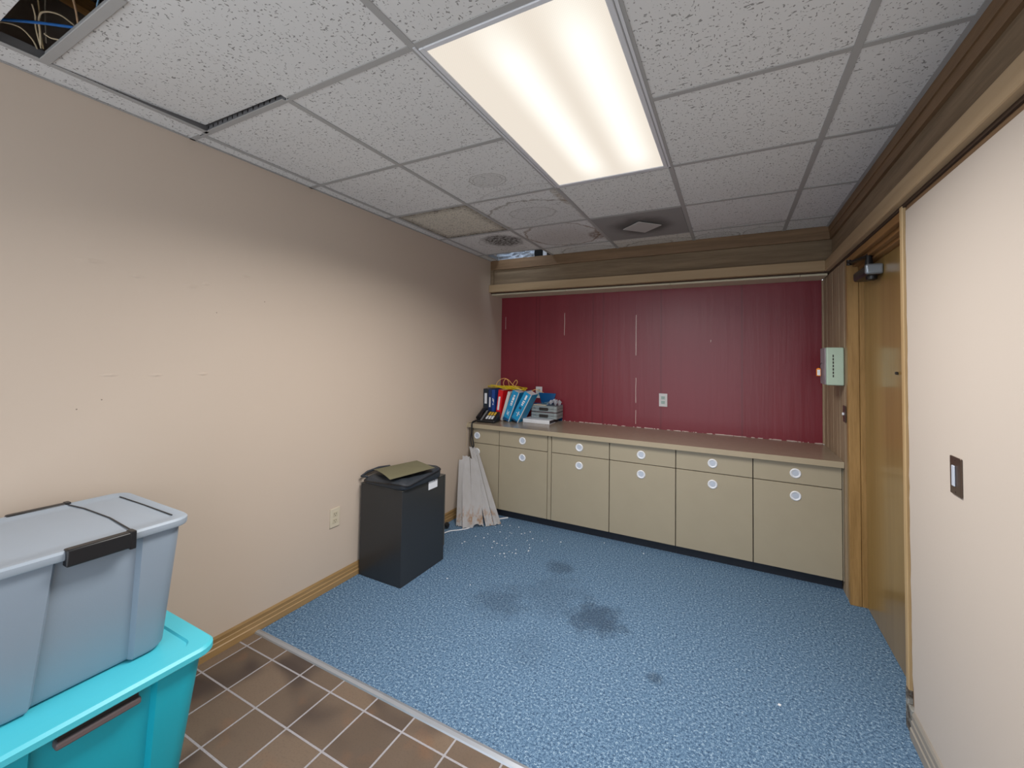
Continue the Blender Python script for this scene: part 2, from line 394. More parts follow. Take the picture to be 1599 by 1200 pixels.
mb = MB(); mb.box(R-.009, R+.02, -1.482, -1.419, 0, .10, bev=.003); mb.box(R-.009, R+.012, -1.448, -1.419, .10, .155, bev=.003); mb.build('jamb_foot', mg, parent=d)['label'] = 'scuffed grey broken foot of the jamb'
mb = MB()
for x0, x1, z0 in ((R+.002, R+.026, 2.024), (R+.027, R+.052, 2.004), (R+.053, R+.079, 1.99), (R+.121, R+.14, 1.98)):
    mb.box(x0, x1, -1.416, -.492, z0, 2.062, bev=.002)
mb.box(R+.079, R+.121, -1.416, -.492, 1.987, 2.062)
mb.build('door_header', M['head'], parent=d)
B(R+.135, R+.16, -1.45, -.45, 0, 2.06, m=M['dark'], name='door_backing', parent=d)
cl = MB(); cl.box(R+.006, R+.079, -.86, -.60, 1.893, 1.948, bev=.014, seg=3); cl = cl.build('door_closer', M['black'], parent=d)
def sub(mb, name, mat, par, label=None):
    o = mb.build(name, mat, parent=par)
    if label: o['label'] = label
    return o
ORG[cl.name] = ORG[d.name]
mb = MB(); mb.box(R+.004, R+.08, -.872, -.845, 1.895, 1.95, bev=.011, seg=3); sub(mb, 'closer_cap', M['silver'], cl, 'silver end cap')
mb = MB(); mb.lathe((R+.045, -.80, 1.870), [(.012, 0), (.024, .006), (.026, .024)]); mb.lathe((R+.035, -.80, 1.945), [(.020, 0), (.017, .03), (.013, .05), (.013, .064), (.009, .072), (.0, .074)])
sub(mb, 'closer_spindle', M['black'], cl)
mb = MB(); mb.hexa([Vector(q) for q in ((R+.02, -.80, 1.998), (R+.05, -.79, 1.998), (R-.005, -.63, 1.998), (R-.03, -.64, 1.998), (R+.02, -.80, 2.008), (R+.05, -.79, 2.008), (R-.005, -.63, 2.008), (R-.03, -.64, 2.008))])
mb.lathe((R-.018, -.635, 1.99), [(.012, 0), (.012, .03)]); mb.tube([(R-.018, -.635, 2.012), (R+.01, -.56, 2.016), (R+.02, -.50, 2.018)], .006)
sub(mb, 'closer_arm', M['black'], cl)
mb = MB(); mb.box(R+.068, R+.0805, -1.062, -1.05, 1.376, 1.39, bev=.003); mb.build('door_hook', M['slot'], parent=d)

# ------------------------------------------------------------ ceiling grid
gx = [.088, .678, 1.292, 1.906, 2.520]; row = lambda j: -.252-(4-j)*.6075
tw, tz = .012, H
mb = MB()
def flange(x0, x1, y0, y1):
    mb.use(M['tee']).box(x0, x1, y0, y1, tz-.002, tz+.0005, bev=.0006)
    if x1-x0 < y1-y0: c = (x0+x1)/2; mb.use(M['teed']).box(c-.001, c+.001, y0, y1, tz+.0005, tz+.036)
    else: c = (y0+y1)/2; mb.use(M['teed']).box(x0, x1, c-.001, c+.001, tz+.0005, tz+.036)
for i, x in enumerate(gx):
    if i == 1:
        flange(x-tw, x+tw, row(0), -.001)
    elif i == 0:
        flange(x-tw, x+tw, row(0), -.001); flange(.132-tw, .132+tw, row(-2), row(0))
    else: flange(x-tw, x+tw, row(-2), -.001)
for j in range(-2, 5):
    if j == -1: segs = [(0, .12), (gx[1], gx[2]), (gx[2]+.012, gx[3]), (gx[3], gx[4]), (gx[4], R)]
    elif j == 1: segs = [(0, gx[0]), (gx[0], gx[1]), (gx[1], gx[2]), (gx[3], gx[4]), (gx[4], R)]
    else: segs = [(0, gx[0]), (gx[0], gx[1]), (gx[1], gx[2]), (gx[2], gx[3]), (gx[3], gx[4]), (gx[4], R)]
    for a, b in segs: flange(a+tw if a else 0, b-tw if b < R else R, row(j)-tw, row(j)+tw)
# wall angle mouldings
mb.use(M['tee']).box(R-.022, R-.0005, YR, -.0005, tz-.0025, tz-.0002)
mb.box(0.0005, .012, YR, -.0005, tz-.002, tz-.0002)
# row 0 cross-tee web, tall and perforated, seen where the tile is pushed up
mb.use(M['teed']).box(.10, .67, row(0)-.003, row(0)-.001, tz, tz+.042)
mb.use(M['slot'])
for i in range(14): mb.box(.14+i*.036, .146+i*.036, row(0)-.0045, row(0)-.003, tz+.014, tz+.026)
mb.build('ceiling', None, kind=st)
# displaced cross tee
mb = MB(); mb.use(M['tee']).box(.145, .70, -3.196, -3.168, tz-.006, tz-.001, bev=.002, seg=2); mb.box(.145, .70, -3.184, -3.180, tz-.001, tz+.03)
tag(mb.build('ceiling_tee', None), 'loose grey metal ceiling tee between the open hole and the pushed-up tile', 'ceiling tee')

# ------------------------------------------------------------ ceiling tiles (each one lifts out)
CT = m_ctile('fissured_tile')
brown = (140, 122, 98); grey = (118, 112, 104); mold = (58, 50, 42)
STM = {
 (2, 1): m_ctile('tile_ring_stain', [('ring', 0, .055, .105, .085, .55, grey), ('ring', .0, .055, .085, .065, .4, grey), ('ring', -.17, -.05, .06, .05, .12, grey), ('ring', .10, .32, .30, .12, .25, grey)]),
 (2, 2): m_ctile('tile_arc_stain', [('ring', .02, .12, .36, .31, .55, (104, 92, 76)), ('ring', .0, .04, .16, .12, .4, grey), ('blob', .29, -.18, .05, .2, .6, brown), ('edge', 0, 0, .27, .31, .4, brown)]),
 (2, 3): m_ctile('tile_wash_stain', [('wash', .0, 0.02, .36, .3, .18, brown), ('ring', .0, -.02, .28, .30, .65, (120, 98, 76)), ('blob', .25, .1, .075, .14, .75, (112, 86, 70)), ('edge', 0, 0, .27, .31, .4, brown)]),
 (1, 2): m_ctile('tile_browned', [('edge', 0, 0, .20, .31, .85, (92, 80, 68)), ('edge', 0, 0, .275, .295, .9, (52, 44, 38))], base=(214, 208, 195), dens=.03),  # brown edge stain; the outermost dark edge paints in the shaded gap round the tile
 (1, 3): m_ctile('tile_mould_patch', [('ring', .06, -.03, .19, .17, .3, grey), ('blob', .10, -.06, .20, .21, 1.0, mold), ('ring', .06, .20, .12, .06, .5, grey)], base=(225, 225, 224)),
 (2, 4): m_ctile('tile_arc_end', [('ring', .05, .12, .25, .18, .5, grey)], base=(225, 225, 224)),
 (3, 4): m_ctile('tile_wavy_end', [('ring', .05, .15, .3, .17, .6, grey), ('ring', -.15, .1, .3, .12, .5, brown)], base=(220, 217, 211)),
 (3, 2): m_ctile('tile_faint_mark', [('ring', -.02, .12, .06, .03, .2, grey)], base=(225, 225, 224)),
 (4, 3): m_ctile('tile_far_arc', [('ring', -.16, .22, .14, .06, .4, grey), ('ring', .12, .36, .22, .12, .5, grey)]),
 (4, 4): m_ctile('tile_far_double_arc', [('ring', -.15, .1, .17, .12, .6, (96, 92, 88)), ('ring', -.15, .1, .12, .08, .4, grey), ('ring', .18, .12, .14, .16, .5, grey)]),
}
xs = [0.0]+gx+[R]
colname = ['narrow strip by the left wall', 'first full column from the left wall', 'column just left of the light panel', 'column in line with the light panel', 'column just right of the light panel', 'part-width column along the right beam']
SPL = {
 (2, 1): 'white fissured ceiling tile with a double oval ring stain, left of the light panel',
 (2, 2): 'white ceiling tile with one wide brown arc stain and a faint oval inside, off the light panel far left corner',
 (2, 3): 'water-washed ceiling tile with a thick brown rim stain and dark right corner, left of the air grille',
 (1, 2): 'browned speckled ceiling tile with a dark outline, next to the ring-stained tiles',
 (1, 3): 'white ceiling tile with a black mould patch, just before the small open gap in the far left corner',
 (2, 4): 'short ceiling tile piece with a grey arc against the back beam, right of the small open gap',
 (3, 4): 'short wavy-stained ceiling tile piece between the air grille and the back beam',
 (3, 2): 'grey-white ceiling tile between the far end of the light panel and the air grille',
 (4, 3): 'ceiling tile with faint arcs right of the grey air grille',
 (4, 4): 'short ceiling tile piece with dark double arcs on the back beam, right of the air grille',
}
rowname = {-2: 'behind the hole with wires', -1: 'nearest the camera', 0: 'level with the near end of the light panel', 1: 'level with the far half of the light panel', 2: 'level with the space beyond the light panel', 3: 'level with the air grille', 4: 'short end piece against the back beam'}
for i in range(6):
    for j in range(-2, 5):
        y0 = row(j); y1 = row(j+1) if j < 4 else -.001
        if (i, j) in ((3, 0), (3, 1), (3, 3), (1, 4)): continue
        if i == 1 and j == -1: continue
        x0, x1 = xs[i], xs[i+1]
        if i == 0 and j < 0: x1 = .132
        if i == 1 and j < 0: x0 = .132
        if i == 1 and j == -2: y1 = -3.302
        g = .0025
        mb = MB(); z = tz+.0012
        if (i, j) == (2, 0): pass
        mb.box(x0+(g if i else .0005), x1-(g if i < 5 else .0005), y0+g, y1-g, z, z+.016, bev=.001)
        o = mb.build('ceiling_tile', STM.get((i, j), CT))
        if (i, j) in SPL: lab = SPL[(i, j)]
        elif i == 0: lab = 'narrow speckled ceiling tile strip along the left wall, ' + rowname[j].replace('level with ', 'level with ')
        else: lab = 'plain white speckled ceiling tile, %s, %s' % (colname[i], rowname[j])
        tag(o, lab, 'ceiling tile', 'lay-in ceiling tiles')
# pushed-up tile
mb = MB(); P8 = [Vector(q) for q in ((.116, -3.18, 0), (.70, -3.18, 0), (.70, -2.698, .012), (.143, -2.698, .022))]
mb.hexa([q+Vector((0, 0, tz+.001)) for q in P8]+[q+Vector((0, 0, tz+.017)) for q in P8], bev=.001)
tag(mb.build('ceiling_tile', CT), 'pushed-up speckled ceiling tile tilted out of its grid, with a dark gap along two edges', 'ceiling tile', 'lay-in ceiling tiles')
# plain ceiling behind the camera
B(0, R, YR, row(-2), tz, tz+.03, m=CT, name='ceiling', kind=st)

# ------------------------------------------------------------ light fixture
def fixture(cx, cy, label, power, spread):
    t = thing('ceiling_light', (cx, cy, tz), label, 'ceiling light', 'recessed ceiling light panels')
    w, l = .307, .6075
    mb = MB()
    for a in ((cx-w+.012, cx-w+.030, cy-l+.012, cy+l-.012), (cx+w-.030, cx+w-.012, cy-l+.012, cy+l-.012), (cx-w+.030, cx+w-.030, cy-l+.012, cy-l+.030), (cx-w+.030, cx+w-.030, cy+l-.030, cy+l-.012)):
        mb.box(*a, tz-.006, tz+.008, bev=.002)
    mb.build('frame', M['teew'], t)
    mb = MB()
    for a in ((cx-w-.001, cx-w+.008, cy-l, cy+l), (cx+w-.008, cx+w+.001, cy-l, cy+l), (cx-w, cx+w, cy+l-.008, cy+l+.001)): mb.box(*a, tz-.0045, tz-.0022)
    mb.build('trim_rail', M['teew'], t)
    mb = MB(); mb.box(cx-w+.020, cx+w-.020, cy-l+.020, cy+l-.020, tz+.008, tz+.060)
    mb.build('housing', M['teew'], t)
    # diffuser gets its own origin so its glow pattern follows it
    mb = MB(); mb.box(cx-w+.0305, cx+w-.0305, cy-l+.0305, cy+l-.0305, tz-.0015, tz+.0075)
    mb.build('diffuser', MD, t)
    ld = bpy.data.lights.new('lamp_tubes', 'AREA'); ld.shape = 'RECTANGLE'; ld.size = .50; ld.size_y = 1.10; ld.energy = power; ld.color = (1, .955, .895); ld.spread = math.radians(spread)
    lo = bpy.data.objects.new('lamp_tubes', ld); COL.objects.link(lo); lo.parent = t; lo.location = (0, 0, -.008)
    return t
MD = m_emit_diffuser()
LX, LY = (gx[2]+gx[3])/2, (row(0)+row(2))/2
fixture(LX, LY, 'recessed rectangular fluorescent ceiling light panel with lit ribbed diffuser', PANEL_W, PANEL_SPREAD)

# ------------------------------------------------------------ air grille
gc = Vector(((gx[2]+gx[3])/2, (row(3)+row(4))/2, tz))
t = thing('air_grille', gc, 'dusty grey square ceiling air grille with a diamond plate in its centre', 'air vent')
k = N('dusty_grille'); o = k.obj(); s = k.xyz()
dd = k.math('SQRT', k.math('ADD', k.math('POWER', s[0], 2), k.math('POWER', s[1], 2)))
dd = k.math('ADD', dd, k.math('MULTIPLY', k.math('SUBTRACT', k.noise(o, 6, 3), .5), .14))
c_ = k.mix(k.rng(dd, .12, .26, 1, 0), srgb((150, 149, 148)), srgb((100, 99, 98)))
dots = k.math('MULTIPLY', k.math('SINE', k.math('MULTIPLY', s[0], 700)), k.math('SINE', k.math('MULTIPLY', s[1], 700)))
c_ = k.mix(k.rng(dots, .5, .8, 0, .4), c_, srgb((84, 84, 84)))
mg1 = k.fin(c_, .6, spec=.3)
mb = MB(); mb.box(gx[2]+.013, gx[3]-.013, row(3)+.013, row(4)-.013, tz-.003, tz+.006); mb.build('perforated_face', mg1, t)
mb = MB(); mb.prism([(gc.x+.135*math.cos(a)*1.0, gc.y+.135*math.sin(a)) for a in (0.02, math.pi/2+.02, math.pi+.02, 1.5*math.pi+.02)], 2, tz-.014, tz-.009)
mb.box(gc.x-.03, gc.x+.03, gc.y-.03, gc.y+.03, tz-.009, tz-.003)
mb.build('centre_plate', plain('grille_plate', (190, 188, 186), .5), t)

# ------------------------------------------------------------ things above the ceiling
mb = MB(); mb.box(.185, .225, -3.30, -3.085, 2.60, 2.64, rot=RZ(.1), piv=(.2, -3.18, 2.6)); o = mb.build('joist', m_wood('pine_joist', (150, 104, 54), (196, 146, 86), 1, .7)); tag(o, 'pale pine batten above the open ceiling hole', 'batten')
def cable(pts, r, mat, name, label, cat, group=None, n=8, sub_=6):
    """smooth tube through control points"""
    P = [Vector(p) for p in pts]; out = []
    for i in range(len(P)-1):
        p0, p1, p2, p3 = P[max(i-1, 0)], P[i], P[i+1], P[min(i+2, len(P)-1)]
        for q in range(sub_):
            t_ = q/sub_
            out.append(.5*((2*p1)+(p2-p0)*t_+(2*p0-5*p1+4*p2-p3)*t_*t_+(3*p1-p0-3*p2+p3)*t_**3))
    out.append(P[-1]); mb = MB(); mb.tube(out, r, n); o = mb.build(name, mat); tag(o, label, cat, group); return o
ivc = plain('ivory_cable', (206, 190, 160), .5); blc = plain('blue_cable', (40, 110, 190), .4)
gw = 'wires above the open ceiling hole'
cable([(.10, -3.335, 2.452), (.175, -3.288, 2.45), (.264, -3.229, 2.45), (.344, -3.166, 2.45), (.40, -3.12, 2.45)], .0042, blc, 'cable', 'thick blue cable crossing the open ceiling hole', 'cable', gw)
cable([(.12, -3.295, 2.452), (.163, -3.282, 2.45), (.183, -3.25, 2.45), (.165, -3.219, 2.44), (.135, -3.199, 2.43)], .0022, ivc, 'wire', 'thin ivory wire left of the wire bundle in the ceiling hole', 'wire', gw)
cable([(.17, -3.20, 2.43), (.22, -3.215, 2.45), (.26, -3.228, 2.46), (.301, -3.233, 2.465), (.33, -3.222, 2.465), (.342, -3.20, 2.465), (.334, -3.17, 2.46)], .0026, ivc, 'wire', 'ivory wire arching over the blue cable in the ceiling hole', 'wire', gw)
cable([(.15, -3.194, 2.43), (.212, -3.222, 2.455), (.277, -3.240, 2.46), (.314, -3.256, 2.47)], .0020, ivc, 'wire', 'ivory wire rising straight behind the blue cable', 'wire', gw)
cable([(.155, -3.190, 2.43), (.214, -3.214, 2.462), (.280, -3.232, 2.475), (.344, -3.252, 2.48)], .0020, plain('tan_cable', (170, 150, 110), .5), 'wire', 'tan wire rising straight behind the blue cable', 'wire', gw)
cable([(.18, -3.190, 2.44), (.244, -3.210, 2.47), (.299, -3.225, 2.485), (.356, -3.240, 2.49)], .0018, plain('dim_grey_cable', (120, 112, 100), .5), 'wire', 'grey wire rising right of the wire bundle in the ceiling hole', 'wire', gw)
cable([(.244, -3.212, 2.435), (.246, -3.194, 2.43), (.273, -3.172, 2.43)], .0020, ivc, 'wire', 'short ivory wire lying low right of the wire bundle', 'wire', gw)
cable([(.47, -3.23, 2.52), (.40, -3.19, 2.49), (.345, -3.165, 2.47), (.31, -3.150, 2.45)], .0030, plain('peach_cable', (214, 176, 140), .5), 'wire', 'peach wire hanging down to the loose ceiling tee', 'wire', gw)
cable([(.56, -3.18, 2.47), (.507, -3.171, 2.46), (.467, -3.160, 2.45)], .0022, plain('pale_blue_cable', (120, 160, 190), .5), 'wire', 'pale blue wire at the right end of the ceiling hole', 'wire', gw)
# far corner opening: crumpled white duct wrap beside dark steel
k = N('white_duct_wrap'); k.bump(k.noise(k.obj(), 16, 4, .7), 1, .03)
mw = k.fin(k.mix(k.noise(k.obj(), 12, 4, .7), srgb((170, 190, 215)), srgb((250, 252, 255))), .3)
mb = MB(); V_ = []
for a in range(13):
    V_.append([mb.bm.verts.new(Vector((.02+a*.036, .06+.03*random.random(), tz+.012+.022*b+(.03*random.random() if b == 6 else 0)))) for b in range(7)])
F_ = [mb.bm.faces.new((V_[a][b], V_[a+1][b], V_[a+1][b+1], V_[a][b+1])) for a in range(12) for b in range(6)]
bmesh.ops.solidify(mb.bm, geom=F_, thickness=.006)
tag(mb.build('duct_wrap', mw), 'crumpled white wrap showing through the small open gap in the far ceiling corner', 'duct wrap')
mb = MB(); mb.box(.56, .60, .04, .10, tz+.008, tz+.20); tag(mb.build('steel_stud', M['teew']), 'pale steel stud at the right end of the small far-corner ceiling gap', 'stud')
mb = MB(); mb.box(0, R, .245, .25, tz+.01, 2.95); mb.build('ceiling', M['dark'], kind=st)
ld = bpy.data.lights.new('plenum_daylight', 'AREA'); ld.shape = 'RECTANGLE'; ld.size = .3; ld.size_y = .15; ld.energy = 0.9; ld.color = (.78, .88, 1); ld.spread = math.radians(100)
lo = bpy.data.objects.new('plenum_daylight', ld); COL.objects.link(lo); lo.location = (.30, -.30, 2.85); lo.rotation_euler = (math.radians(40), 0, 0)

# ------------------------------------------------------------ base cabinets
def pull(mb, x, z):
    mb.use(M['white']).lathe((x, -.350, z), [(.0315, 0), (.0315, .003), (.027, .0065), (.022, .0055), (.0185, .0025)], axis=(0, -1, 0))
    mb.use(M['cup']).lathe((x, -.3503, z), [(.0185, .003), (.016, .0005), (0.0005, .0005)], axis=(0, -1, 0))
CAB = [(.0, .327, .052, .095, 'leftmost'), (.327, .797, .327, None, ''), (.832, 1.322, .832, None, ''), (1.322, 1.811, 1.322, None, ''), (1.811, 2.303, 1.811, None, ''), (2.303, 2.789, 2.303, None, '')]
labs = ['narrow taupe base cabinet in the left corner, partly behind the leaning boards', 'taupe base cabinet just right of the leaning boards, left of the vertical filler strip',
        'taupe base cabinet just right of the vertical filler strip', 'taupe base cabinet in the middle of the run, second right of the filler strip', 'taupe base cabinet below the wall outlet side, second from the door end', 'taupe base cabinet at the right end of the run, beside the door']
labs[4] = 'taupe base cabinet second from the door end of the run'
for (x0, x1, dx0, kx, _), lab in zip(CAB, labs):
    t = thing('base_cabinet', ((x0+x1)/2, -.05, 0), lab, 'cabinet', 'base cabinets under the worktop')
    mb = MB().use(M['slot']); xe = x1+(.035 if x1 == .797 else 0); xe = R-.001 if x1 > 2.7 else xe
    mb.box(x0+.0005, xe-.0005, -.331, .248, .07, .771)
    if x1 == .797: mb.use(M['cab']).box(x1+.002, xe-.0025, -.350, -.331, .072, .768, bev=.001)
    if x1 > 2.7: mb.use(M['cab']).box(x1+.001, xe-.0005, -.349, -.331, .07, .768)
    if x0 == 0: mb.use(M['cabd']).box(.001, .050, -.346, -.331, .07, .768)
    mb.build('carcass', None, t)
    B(x0+.0005, xe-.0005, -.30, -.28, .0, .07, m=M['kick'], name='toe_kick', parent=t)
    cx = kx or (x0+x1)/2-.002
    dr = B(dx0+.0028, x1-.0028, -.350, -.3315, 0.6345, .768, m=M['cab'], name='drawer', parent=t, bev=.0012); ORG[dr.name] = ORG[t.name]
    mb = MB(); pull(mb, cx, .700); mb.build('round_pull', None, dr)
    do = B(dx0+.0028, x1-.0028, -.350, -.3315, .072, .6295, m=M['cab'], name='cabinet_door', parent=t, bev=.0012); ORG[do.name] = ORG[t.name]
    mb = MB(); pull(mb, cx, .554); mb.build('round_pull', None, do)
mb = MB().use(M['top']); mb.box(.001, R-.001, -.3798, .2495, .7725, .81)
mb.use(M['topedge']).box(.001, R-.001, -.383, -.3798, .7722, .8103, bev=.001)
tag(mb.build('worktop', None), 'long shiny brown-grey worktop running along the red wall over the cabinets', 'worktop')

# ------------------------------------------------------------ outlets, switches, wall box
def outlet(name, c, nrm, label, plate, face):
    """duplex outlet plate at c, facing axis nrm ('+x' or '-y')"""
    t = thing('wall_outlet', c, label, 'outlet')
    def bx(mb, u0, u1, z0, z1, d0, d1, **kw):
        if nrm == '+x': mb.box(c[0]+d0, c[0]+d1, c[1]+u0, c[1]+u1, c[2]+z0, c[2]+z1, **kw)
        else: mb.box(c[0]+u0, c[0]+u1, c[1]-d1, c[1]-d0, c[2]+z0, c[2]+z1, **kw)
    mb = MB(); bx(mb, -.035, .035, -.057, .057, .0005, .006, bev=.002, seg=2); mb.build('cover_plate', plate, t)
    for s_ in (-1, 1):
        mb = MB().use(face); bx(mb, -.017, .017, s_*.020-.014, s_*.020+.014, .006, .0075, bev=.0007)
        mb.use(M['slot']); bx(mb, -.008, -.0055, s_*.020, s_*.020+.008, .0073, .008); bx(mb, .0055, .008, s_*.020, s_*.020+.008, .0073, .008); bx(mb, -.002, .002, s_*.020-.009, s_*.020-.005, .0073, .008)
        mb.build('receptacle', None, t)
    return t
outlet('a', (0, -1.836, .423), '+x', 'ivory duplex outlet low on the beige left wall, left of the black cabinet', M['ivory'], plain('ivory_face', (196, 186, 164), .35))
gp = plain('pale_grey_plate', (206, 206, 210), .35); gf = plain('grey_green_face', (160, 182, 180), .35)
outlet('b', (1.64, .25, 1.07), '-y', 'pale grey duplex outlet alone in the middle of the red wall', gp, gf)
outlet('c', (.447, .25, 1.075), '-y', 'grey wall outlet on the red wall, half hidden behind the blue basket', gp, gf)
def switch(c, w, h, label, rocker):
    t = thing('light_switch', c, label, 'switch')
    mb = MB(); mb.box(c[0]-.006, c[0]-.0005, c[1]-w/2, c[1]+w/2, c[2]-h/2, c[2]+h/2, bev=.0015)
    for s_ in (-1, 1): mb.lathe((c[0]-.006, c[1], c[2]+s_*h*.42), [(.003, 0), (.003, .001)], axis=(-1, 0, 0), n=12)
    mb.build('cover_plate', M['bronze'], t)
    mb = MB()
    if rocker: mb.box(c[0]-.010, c[0]-.006, c[1]-.004, c[1]+.014, c[2]-.032, c[2]+.032, bev=.0015)
    else: mb.box(c[0]-.016, c[0]-.006, c[1]-.004, c[1]+.004, c[2]-.008, c[2]+.008, bev=.0015)
    mb.build('rocker' if rocker else 'toggle', M['cup'] if rocker else M['white'], t)
switch((R, -1.868, 1.085), .070, .117, 'bronze switch plate with a white rocker on the pale right wall', True)
switch((R, -.412, 1.112), .060, .10, 'small dark switch plate with white toggle on the wood panelling under the mint box', False)
t = thing('wall_box', (R, -.33, 1.28), 'mint green metal wall box with a vertical row of slots, on the wood panelling', 'wall box')
mb = MB(); mb.box(R-.092, R-.001, -.41, -.25, 1.284, 1.522, bev=.008, seg=3); mb.build('case', M['mint'], t)
mb = MB(); mb.box(R-.099, R-.092, -.405, -.255, 1.288, 1.518, bev=.003, seg=2); mb.build('front_cover', plain('shaded_lilac_cover', (150, 142, 150), .4), t)['label'] = 'front cover with its shade put into a grey-lilac colour'  # grey-lilac paints in the weaker light on this face of the box
for i in range(7): B(R-.060, R-.054, -.4112, -.409, 1.335+i*.021, 1.350+i*.021, m=M['slot'], name='vent_slot', parent=t)
# key tag on a wire loop from the box
t = thing('key_tag', (R-.11, -.33, 1.34), 'small orange-rimmed white key tag hanging at the left side of the mint wall box', 'key tag')
mb = MB(); mb.tube([(R-.099, -.33, 1.42), (R-.105, -.33, 1.425), (R-.115, -.33, 1.40), (R-.118, -.33, 1.385)], .0015, 6); mb.build('loop', M['black'], t)
mb = MB(); mb.box(R-.132, R-.108, -.333, -.329, 1.338, 1.386, bev=.0015); mb.box(R-.126, R-.114, -.3335, -.3285, 1.384, 1.390); mb.build('tag_rim', plain('orange_plastic', (240, 140, 30), .35), t)
mb = MB(); mb.box(R-.128, R-.112, -.3342, -.333, 1.343, 1.379); mb.build('paper_insert', M['white'], t)

# ------------------------------------------------------------ black metal cabinet with bag and folder
t = thing('metal_cabinet', (.205, -1.43, 0), 'black metal cabinet standing on the carpet against the left wall', 'cabinet')
mb = MB(); mb.box(.022, .375, -1.65, -1.215, .0, .586, bev=.002); mb.build('body', M['blackm'], t)
mb = MB(); mb.box(.020, .377, -1.652, -1.213, .586, .592, bev=.0015); mb.box(.3745, .3785, -1.222, -1.213, .10, .592); mb.build('top_panel', plain('dark_grey_steel', (72, 72, 70), .4), t)
for x in (.05, .19, .29): B(x, x+.035, -1.646, -1.636, .5921, .5935, m=M['slot'], name='slot', parent=t)
mb = MB(); mb.box(.377, .3785, -1.40, -1.305, .53, .584); mb.use(M['slot']).box(.378, .379, -1.395, -1.36, .548, .555)
mb.mats = [M['white'], M['slot']]
mb.build('sticker', None, t)['label'] = 'torn white sticker with dark print'
# bag
bagm = plain('charcoal_nylon', (44, 50, 58), .55, var=.2, sc=30, bumpst=.4, bsc=30)
t = thing('laptop_bag', (.2, -1.45, .594), 'black nylon laptop bag lying flat on top of the black metal cabinet', 'bag')
def rrect(x0, x1, y0, y1, r, z, n=5, notch=None):
    pts = []
    for cx, cy, a0 in ((x1-r, y1-r, 0), (x0+r, y1-r, 90), (x0+r, y0+r, 180), (x1-r, y0+r, 270)):
        for i in range(n+1):
            a = math.radians(a0+90*i/n); pts.append(Vector((cx+r*math.cos(a), cy+r*math.sin(a), z)))
    return pts
mb = MB(); rb = RZ(.10)
prof_b = [(0, .012, .03), (-.006, .0, .0), (-.002, .016, .03), (.004, .034, .06), (.018, .044, .1)]
rings = []
for off, z, _ in [(.03, .594, 0), (.006, .597, 0), (0, .608, 0), (.0, .630, 0), (.012, .643, 0), (.05, .648, 0), (.11, .646, 0)]:
    rg = rrect(.035+off, .40-off, -1.665+off, -1.27-off, max(.05-off*.3, .02), z, 6)
    rings.append([Vector((p.x, p.y, p.z+(.010*math.sin(p.x*31+p.y*17) if z > .61 else 0)+(.012*(p.y+1.47)/.2 if z > .61 else 0))) for p in rg])
mb.rings(rings); o = mb.build('bag_body', bagm, t)
mb = MB(); mb.tube([Vector((p.x, p.y, p.z)) for p in rings[3]]+[rings[3][0]], .0045, 6); mb.build('zip', M['black'], t)
mb = MB(); mb.tube([(.06, -1.63, .628), (.030, -1.655, .636), (.024, -1.60, .650), (.026, -1.50, .656), (.05, -1.42, .652)], .008, 8); mb.build('handle', bagm, t)
mb = MB(); mb.tube([(.375, -1.33, .648), (.388, -1.34, .64), (.392, -1.345, .60), (.387, -1.35, .585), (.381, -1.345, .61), (.38, -1.335, .645)], .004, 7); mb.build('strap_clip', plain('nickel', (150, 155, 165), .25, metal=.8), t)
t = thing('file_folder', (.23, -1.44, .66), 'olive tan paper folder lying on the black laptop bag', 'folder')
mb = MB(); fol = plain('olive_card', (150, 146, 118), .6)
def sheet(mb, c0, ux, uy, w, h, z, curl, th=.0015, nx=8, ny=6):
    V = []
    for i in range(nx+1):
        V.append([mb.bm.verts.new(Vector(c0)+Vector(ux)*w*i/nx+Vector(uy)*h*j/ny+Vector((0, 0, curl(i/nx, j/ny)))) for j in range(ny+1)])
    F = []
    for i in range(nx):
        for j in range(ny): F.append(mb.bm.faces.new((V[i][j], V[i+1][j], V[i+1][j+1], V[i][j+1])))
    for f in F: f.smooth = True; f.material_index = mb.mi
    bmesh.ops.solidify(mb.bm, geom=F, thickness=th)
sheet(mb, (.075, -1.60, .672), (.93, -.36, 0), (.36, .93, 0), .25, .32, 0, lambda a, b: .010*a*(1-a)*4*(1-b)-.010*a*(1-b)+.012*b)
mb.build('cover', fol, t)
mb = MB(); sheet(mb, (.085, -1.595, .669), (.93, -.36, 0), (.36, .93, 0), .235, .30, 0, lambda a, b: .008*a*(1-a)*4*(1-b)-.010*a*(1-b)+.012*b)
mb.build('back_cover', plain('dark_olive_card', (108, 100, 76), .6), t)
# plug beside the cabinet
t = thing('power_plug', (.05, -1.0, 0), 'black power plug lying by the baseboard behind the black cabinet', 'plug')
mb = MB(); mb.lathe((.075, -.80, .030), [(.006, 0), (.018, .006), (.024, .02), (.020, .035), (.008, .042)], axis=(.6, .8, .1)); mb.build('plug_body', M['black'], t)
mb = MB(); mb.tube([(.072, -.81, .028), (.06, -.86, .01), (.05, -.95, .006), (.05, -1.1, .006)], .004, 6); mb.build('cord', M['black'], t)
cable([(.09, -1.15, .006), (.12, -.92, .006), (.14, -.82, .006), (.19, -.76, .004), (.235, -.70, .004), (.245, -.66, .006)], .0045, M['white'], 'floor_cable', 'white cord curving on the carpet between the black cabinet and the boards', 'cord')

